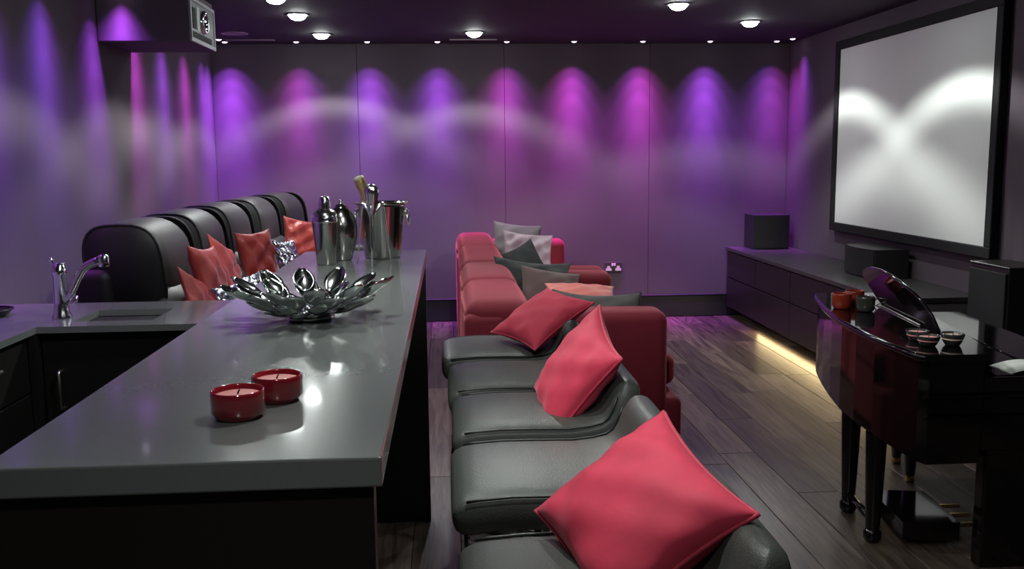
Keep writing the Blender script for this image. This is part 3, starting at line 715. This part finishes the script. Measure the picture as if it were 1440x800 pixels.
# ------------------------------------------------------------------ cinema recliners on the riser
def recliner():
    t = thing('cinema_recliner', '', 'recliner', (0, 0, 0), group='recliners in the row along the left wall'); h = 0.335
    obj('base', rb(0.06, 0.74, -h+0.02, h-0.02, 0.004, 0.22, 0.03), 'reclside', t, True)
    obj('seat', rb(0.22, 0.80, -h+0.085, h-0.085, 0.225, 0.435, 0.06, bulge=(0.01, 0, 0.02)), 'recl', t, True)
    for s in (-1, 1):
        obj('arm', rb(0.14, 0.74, min(s*h, s*(h-0.08)), max(s*h, s*(h-0.08)), 0.225, 0.50, 0.035), 'recl', t, True)
    obj('back_shell', rb(-0.02, 0.14, -h+0.03, h-0.03, 0.225, 0.74, 0.05, fn=lambda v: Vector((v.x-0.06*(v.z-0.4), v.y, v.z))), 'reclside', t, True)
    bk_ = obj('backrest', rb(0.08, 0.43, -h+0.05, h-0.05, 0.38, 0.66, 0.10, bulge=(0.02, 0, 0), fn=lambda v: Vector((v.x-0.35*(v.z-0.45), v.y, v.z))), 'recl', t, True)
    hr = B()
    def hf(v): return Vector((v.x-0.10*(v.z-0.6), v.y, v.z))
    hd = obj('headrest', rbox(hr, 0.03, 0.31, -h+0.06, h-0.06, 0.53, 0.90, 0.115, bulge=(0.02, 0, 0.012), fn=hf), 'recl', t, True)
    for s in (-1, 1):
        # dark gusset on each side of the headrest with its seam
        pts = []
        for k in range(32):
            a = 2*PI*k/32; ca, sa = math.cos(a), math.sin(a)
            pts.append(hf(Vector((0.17+0.148*math.copysign(abs(ca)**0.62, ca), s*(h-0.077), 0.715+0.188*math.copysign(abs(sa)**0.62, sa)))))
        obj('seam', tube(B(), pts, 0.006, 6, closed=True), 'reclside', hd, True)
        g = B(); ctr = g.verts.new(hf(Vector((0.17, s*(h-0.051), 0.715)))); rg1 = []; rg2 = []
        for p in pts:
            c_ = hf(Vector((0.17, 0, 0.715))); q = Vector((c_.x+(p.x-c_.x)*0.8, s*(h-0.055), c_.z+(p.z-c_.z)*0.8)); rg1.append(g.verts.new(p)); rg2.append(g.verts.new(q))
        for k in range(32):
            g.faces.new((rg1[k], rg1[(k+1) % 32], rg2[(k+1) % 32], rg2[k])); g.faces.new((rg2[k], rg2[(k+1) % 32], ctr))
        obj('gusset', g, 'reclside', hd, True)
    return t
rc = recliner()
rlabs = ('black leather recliner beside the mixer tap, first of the row by the left wall', 'second black leather recliner of the row counted from the tap', 'middle black leather recliner of the row of five by the left wall',
         'fourth black leather recliner of the row counted from the tap', 'black leather recliner next to the back wall, last of the row')
for k, (xx, yy, az) in enumerate(((-1.43, 3.95, 0.02), (-1.455, 4.67, 0.0), (-1.475, 5.40, -0.03), (-1.45, 6.13, -0.06), (-1.40, 6.88, -0.12))):
    if k == 0: rc.location = (xx, yy, 0.25); rc.rotation_euler = (0, 0, az); rc['label'] = rlabs[0]
    else: dup(rc, (xx, yy, 0.25), az, rlabs[k])

# satin and sequin cushions on the recliners
SL = 'cushions on the recliners'
pillow('satin_cushion', 'small red satin cushion on the recliner beside the tap, tilted low over the worktop', 'cushion', (-0.985, 3.70, 0.83), (0.93, -0.02, 0.36), (-0.33, 0.42, 0.85), 0.26, 0.27, 0.06, 'redsatin', seed=11, wrinkle=0.005, n=16)
pillow('satin_cushion', 'red satin cushion standing upright with a rounded top, second from the tap', 'cushion', (-0.99, 3.90, 0.885), (0.96, -0.08, 0.25), (-0.25, 0.12, 0.95), 0.29, 0.34, 0.09, 'redsatin', seed=12, wrinkle=0.005, n=16)
pillow('satin_cushion', 'red satin cushion leaning sideways behind a sequinned cushion, third from the tap', 'cushion', (-0.995, 4.22, 0.885), (0.95, -0.04, 0.3), (-0.30, 0.38, 0.88), 0.29, 0.33, 0.07, 'redsatin', seed=13, wrinkle=0.005, n=16)
pillow('satin_cushion', 'wrinkled red satin cushion facing the bar, with two pointed upper corners', 'cushion', (-1.02, 5.02, 0.868), (0.86, -0.46, 0.22), (-0.2, 0.1, 1), 0.28, 0.32, 0.10, 'redsatin', seed=14, wrinkle=0.009, n=18)
pillow('satin_cushion', 'coral red satin cushion closest to the back wall in the row of recliners', 'cushion', (-0.96, 6.25, 0.86), (0.66, -0.70, 0.28), (0.05, 0.25, 1), 0.32, 0.30, 0.10, 'redsatin', seed=15, wrinkle=0.008, n=18)
pillow('sequin_cushion', 'small silver sequinned cushion in front of the first two red satin cushions', 'cushion', (-0.85, 3.74, 0.82), (0.75, -0.4, 0.55), (-0.5, 0.2, 0.9), 0.19, 0.20, 0.08, 'sequin', seed=16, n=12)
pillow('sequin_cushion', 'small silver sequinned cushion below the third red satin cushion', 'cushion', (-0.85, 4.14, 0.81), (0.75, -0.4, 0.6), (-0.6, 0.2, 0.9), 0.19, 0.20, 0.07, 'sequin', seed=17, n=12)
pillow('sequin_cushion', 'small silver sequinned cushion between the wrinkled and the coral satin cushions', 'cushion', (-0.90, 5.25, 0.84), (0.85, -0.4, 0.35), (-0.3, 0.25, 0.95), 0.19, 0.24, 0.08, 'sequin', seed=18, n=12)

# ------------------------------------------------------------------ big red pillows on the stools
pillow('velvet_pillow', 'dark red velvet pillow on the far bar stools against the sofa arm', 'pillow', (0.347, 3.441, 0.795), (-0.409, -0.288, 0.866), (0.775, 0.392, 0.496), 0.30, 0.30, 0.11, 'redpillow', 'redpipe', seed=21)
pillow('velvet_pillow', 'pinkish red velvet pillow standing on a corner on the middle bar stools', 'pillow', (0.354, 2.562, 0.784), (-0.82, -0.19, 0.53), (0.56, -0.23, 0.79), 0.32, 0.33, 0.13, 'redpillow', 'redpipe', seed=22)
pillow('velvet_pillow', 'largest bright red velvet pillow lying across the last two bar stools', 'pillow', (0.325, 1.545, 0.775), (-0.53, -0.38, 0.755), (0.80, 0.05, 0.60), 0.325, 0.31, 0.16, 'redpillow', 'redpipe', seed=23)

# cushions on the sofas
pillow('scatter_cushion', 'charcoal grey cushion with a black edge lying over the arm of the first red sofa', 'cushion', (0.715, 4.38, 0.625), (0.05, -0.80, 0.60), (0.03, 0.60, 0.80), 0.44, 0.26, 0.10, 'slatecush', 'darkcush', seed=31, back='darkcush', sag=-0.03)
pillow('scatter_cushion', 'coral cushion lying just behind the charcoal one with the black edge', 'cushion', (0.66, 4.55, 0.715), (0.05, -0.30, 0.95), (0.05, 0.95, 0.30), 0.36, 0.22, 0.07, 'pinkcush', seed=32)
pillow('scatter_cushion', 'mauve grey cushion propped on the first red sofa behind the coral one', 'cushion', (0.55, 5.00, 0.655), (0.15, -0.80, 0.55), (0.12, 0.45, 0.85), 0.34, 0.30, 0.11, 'mauvecush', seed=33)
pillow('scatter_cushion', 'wide charcoal cushion behind the mauve grey one on the first red sofa', 'cushion', (0.47, 5.24, 0.70), (0.05, -0.6, 0.75), (0.1, 0.7, 0.6), 0.46, 0.28, 0.10, 'darkcush', seed=34, sag=-0.03)
pillow('scatter_cushion', 'black cushion leaning on the back of the far red sofa', 'cushion', (0.51, 6.15, 0.665), (0.5, -0.75, 0.4), (-0.45, 0.1, 1), 0.34, 0.32, 0.11, 'darkcush', seed=35)
pillow('scatter_cushion', 'lilac satin cushion standing behind the black one on the far red sofa', 'cushion', (0.57, 6.62, 0.70), (0.2, -0.9, 0.4), (0.10, 0.2, 1), 0.38, 0.34, 0.12, 'lilaccush', seed=36, wrinkle=0.014)
pillow('scatter_cushion', 'grey cushion with a dark back standing behind the lilac one on the far red sofa', 'cushion', (0.52, 7.05, 0.74), (0.0, -0.9, 0.4), (0.12, 0.2, 1), 0.38, 0.34, 0.11, 'greycush', seed=37, back='darkcush')

# ------------------------------------------------------------------ piano
pn = thing('digital_piano', 'glossy black piano with curved back, pedal lyre and raised music rest', 'piano', (0, 0, 0))
back = [(1.500, 2.748), (1.486, 2.80), (1.480, 2.95), (1.480, 3.10), (1.490, 3.27), (1.507, 3.437), (1.545, 3.62), (1.595, 3.82), (1.640, 3.98), (1.665, 4.06), (1.69, 4.085)]
front = [(2.02, 4.05), (1.97, 3.85), (1.868, 3.375), (1.80, 3.07), (1.745, 2.83), (1.70, 2.748)]
def off(pts, d): return [(x+d, y) for x, y in pts]
obj('lid', prism(B(), back+front, 0.746, 0.770), 'piano', pn)
ins_b = [(x+0.012, min(4.075, max(2.758, y))) for x, y in back]; ins_f = [(x-0.012, min(4.04, max(2.758, y))) for x, y in front]
obj('case', prism(B(), ins_b+ins_f, 0.41, 0.7455), 'piano', pn)
obj('rim_strip', tube(B(), [(x-0.001, y, 0.758) for x, y in back], 0.0125, 10), 'piano', pn, True)
obj('key_bed', prism(B(), [(1.735, 2.775), (2.16, 2.775), (2.30, 3.98), (1.96, 4.03), (1.87, 3.43)], 0.47, 0.665), 'piano', pn)
obj('end_moulding', bx(1.49, 2.16, 2.738, 2.7575, 0.628, 0.640, 0.003, 1), 'piano', pn)
obj('end_moulding', bx(1.49, 2.16, 2.738, 2.7575, 0.560, 0.570, 0.003, 1), 'piano', pn)
obj('end_cheek', bx(1.69, 2.16, 2.758, 2.774, 0.45, 0.690, 0.003, 1), 'piano', pn)
obj('end_post', bx(1.74, 1.90, 2.80, 2.86, 0.03, 0.4695, 0.006, 2), 'piano', pn)
obj('fallboard', prism(B(), [(1.75, 2.79), (2.15, 2.79), (2.29, 3.96), (1.985, 3.99), (1.89, 3.43)], 0.6655, 0.690), 'piano', pn)
obj('hinge_strip', tube(B(), [(1.93, 2.80, 0.691), (2.08, 3.95, 0.691)], 0.003, 6), 'piano', pn, True)
# music rest: arched panel leaning to the back
b0 = Vector((1.814, 3.693, 0.772)); b1 = Vector((1.728, 3.101, 0.772)); e = (b1-b0).normalized(); tv = Vector((-0.338, 0.049, 0.94)).normalized(); nv = e.cross(tv)
arc = [(0.0, 0.0), (-0.05, 0.032), (-0.10, 0.068), (-0.145, 0.10), (-0.155, 0.118), (-0.135, 0.137), (-0.08, 0.153), (0.0, 0.168), (0.124, 0.175), (0.25, 0.169), (0.375, 0.150), (0.46, 0.131), (0.537, 0.105), (0.586, 0.062), (0.608, 0.0)]
bm = B(); f1 = [bm.verts.new(b0+e*s+tv*h) for s, h in arc]; f2 = [bm.verts.new(b0+e*s+tv*h+nv*0.012) for s, h in arc]
bm.faces.new(f1); bm.faces.new(f2)
for k in range(len(arc)): bm.faces.new((f1[k], f1[(k+1) % len(arc)], f2[(k+1) % len(arc)], f2[k]))
mrest = obj('music_rest', bm, 'piano', pn)
obj('edge_bead', tube(B(), [b0+e*s+tv*h+nv*0.006 for s, h in arc[3:]], 0.007, 8), 'piano', mrest, True)
obj('ledge', tube(B(), [b0+e*0.01+nv*0.020+tv*0.008, b0+e*0.46+nv*0.020+tv*0.008], 0.0042, 8), 'brushed', mrest, True)
hb = B(); tube(hb, [b0+e*(-0.05)+tv*0.004+nv*0.06, b0+e*0.0+tv*0.014+nv*0.014], 0.0035, 6); tube(hb, [b0+e*(-0.035)+tv*0.03+nv*0.014, b0+e*(-0.05)+tv*0.004+nv*0.06], 0.0035, 6)
obj('hinge_stay', hb, 'brushed', mrest, True)
# lyre, pedals, legs
for lx, ly in ((1.555, 3.40), (1.520, 3.115)):
    lg = obj('lyre_column', lathe(B(), [(0.024, 0.045), (0.026, 0.06), (0.033, 0.25), (0.038, 0.409)], lx, ly, 20), 'piano', pn, True)
    obj('foot_cuff', lathe(B(), [(0, 0.001), (0.024, 0.001), (0.032, 0.015), (0.032, 0.038), (0.025, 0.046)], lx, ly, 20), 'piano', lg, True)
obj('pedal_box', prism(B(), [(1.60, 3.05), (1.80, 3.03), (1.83, 3.34), (1.63, 3.38)], 0.03, 0.095), 'piano', pn)
obj('lyre_rail', tube(B(), [(1.52, 3.115, 0.075), (1.555, 3.40, 0.075)], 0.014, 8), 'piano', pn, True)
for k in range(3):
    y = 3.10+k*0.09
    obj('pedal', rb(1.81+0.008*k, 1.93+0.008*k, y, y+0.026, 0.045, 0.058, 0.005, m=3), 'brass', pn, True)
for lx, ly in ((1.90, 3.70), (1.98, 2.86), (1.96, 3.94)):
    lg = obj('leg', lathe(B(), [(0.020, 0.03), (0.023, 0.06), (0.034, 0.42), (0.034, 0.4695)], lx+0.06, ly, 16), 'piano', pn, True)
    obj('caster', lathe(B(), [(0, 0.001), (0.018, 0.001), (0.022, 0.015), (0.018, 0.029)], lx+0.06, ly, 14), 'brass', lg, True)
# bench
t = thing('piano_bench', 'black piano bench on the keyboard side of the piano', 'bench', (2.42, 3.42, 0), -0.13)
obj('seat_pad', rb(-0.15, 0.15, -0.30, 0.30, 0.43, 0.50, 0.025, bulge=(0, 0, 0.008)), 'leather', t, True)
obj('apron', bx(-0.14, 0.14, -0.29, 0.29, 0.36, 0.4295, 0.004, 1), 'piano', t)
for sx in (-1, 1):
    for sy in (-1, 1): obj('leg', bx(sx*0.12-0.018, sx*0.12+0.018, sy*0.27-0.018, sy*0.27+0.018, 0.001, 0.3595, 0.004, 1), 'piano', t)
# thin white arched sheet on the fallboard
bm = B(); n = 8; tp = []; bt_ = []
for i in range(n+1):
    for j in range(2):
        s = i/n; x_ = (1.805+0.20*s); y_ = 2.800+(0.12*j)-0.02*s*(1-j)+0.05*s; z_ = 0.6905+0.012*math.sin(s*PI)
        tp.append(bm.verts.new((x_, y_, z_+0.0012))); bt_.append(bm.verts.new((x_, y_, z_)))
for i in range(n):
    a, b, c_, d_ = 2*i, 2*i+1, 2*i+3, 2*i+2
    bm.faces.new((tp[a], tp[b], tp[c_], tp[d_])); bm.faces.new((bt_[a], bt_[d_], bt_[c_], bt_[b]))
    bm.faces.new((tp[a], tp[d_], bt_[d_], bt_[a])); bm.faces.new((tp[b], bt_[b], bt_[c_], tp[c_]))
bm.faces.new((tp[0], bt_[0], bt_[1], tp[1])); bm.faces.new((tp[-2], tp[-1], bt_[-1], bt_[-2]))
tag(obj('fallboard_sheet', bm, 'white_sheet', None, True), 'white sheet lying beside the keys of the piano', 'white_sheet')
# tealights on the piano
ZP = 0.771
candle('tealight_holder', 'orange-red glass tealight holder at the outer edge of the piano top', (1.610, 3.655, ZP), 'redglassdark', 'waxpink', 0.078, 0.062)
candle('tealight_holder', 'dark red glass tealight holder farthest from the bar stools on the piano, behind two others', (1.700, 3.735, ZP), 'redglassdark', 'waxpink', 0.078, 0.060)
candle('tealight_holder', 'smoky grey glass tealight holder beside two red ones on the piano', (1.672, 3.573, ZP), 'greyglass', 'waxpink', 0.074, 0.060)
candle('tealight_holder', 'dark bowl-shaped tealight holder with pink wax next to the foot of the music rest', (1.583, 2.985, ZP), 'greyglass', 'waxpink', 0.076, 0.034, 0.25)
candle('tealight_holder', 'dark bowl-shaped tealight holder with pink wax at the front corner of the piano top', (1.572, 2.892, ZP), 'greyglass', 'waxpink', 0.076, 0.034, 0.25)
candle('tealight_holder', 'dark bowl-shaped tealight holder with cream wax beside two with pink wax on the piano', (1.655, 2.892, ZP), 'greyglass', 'waxcream', 0.076, 0.040, 0.25)
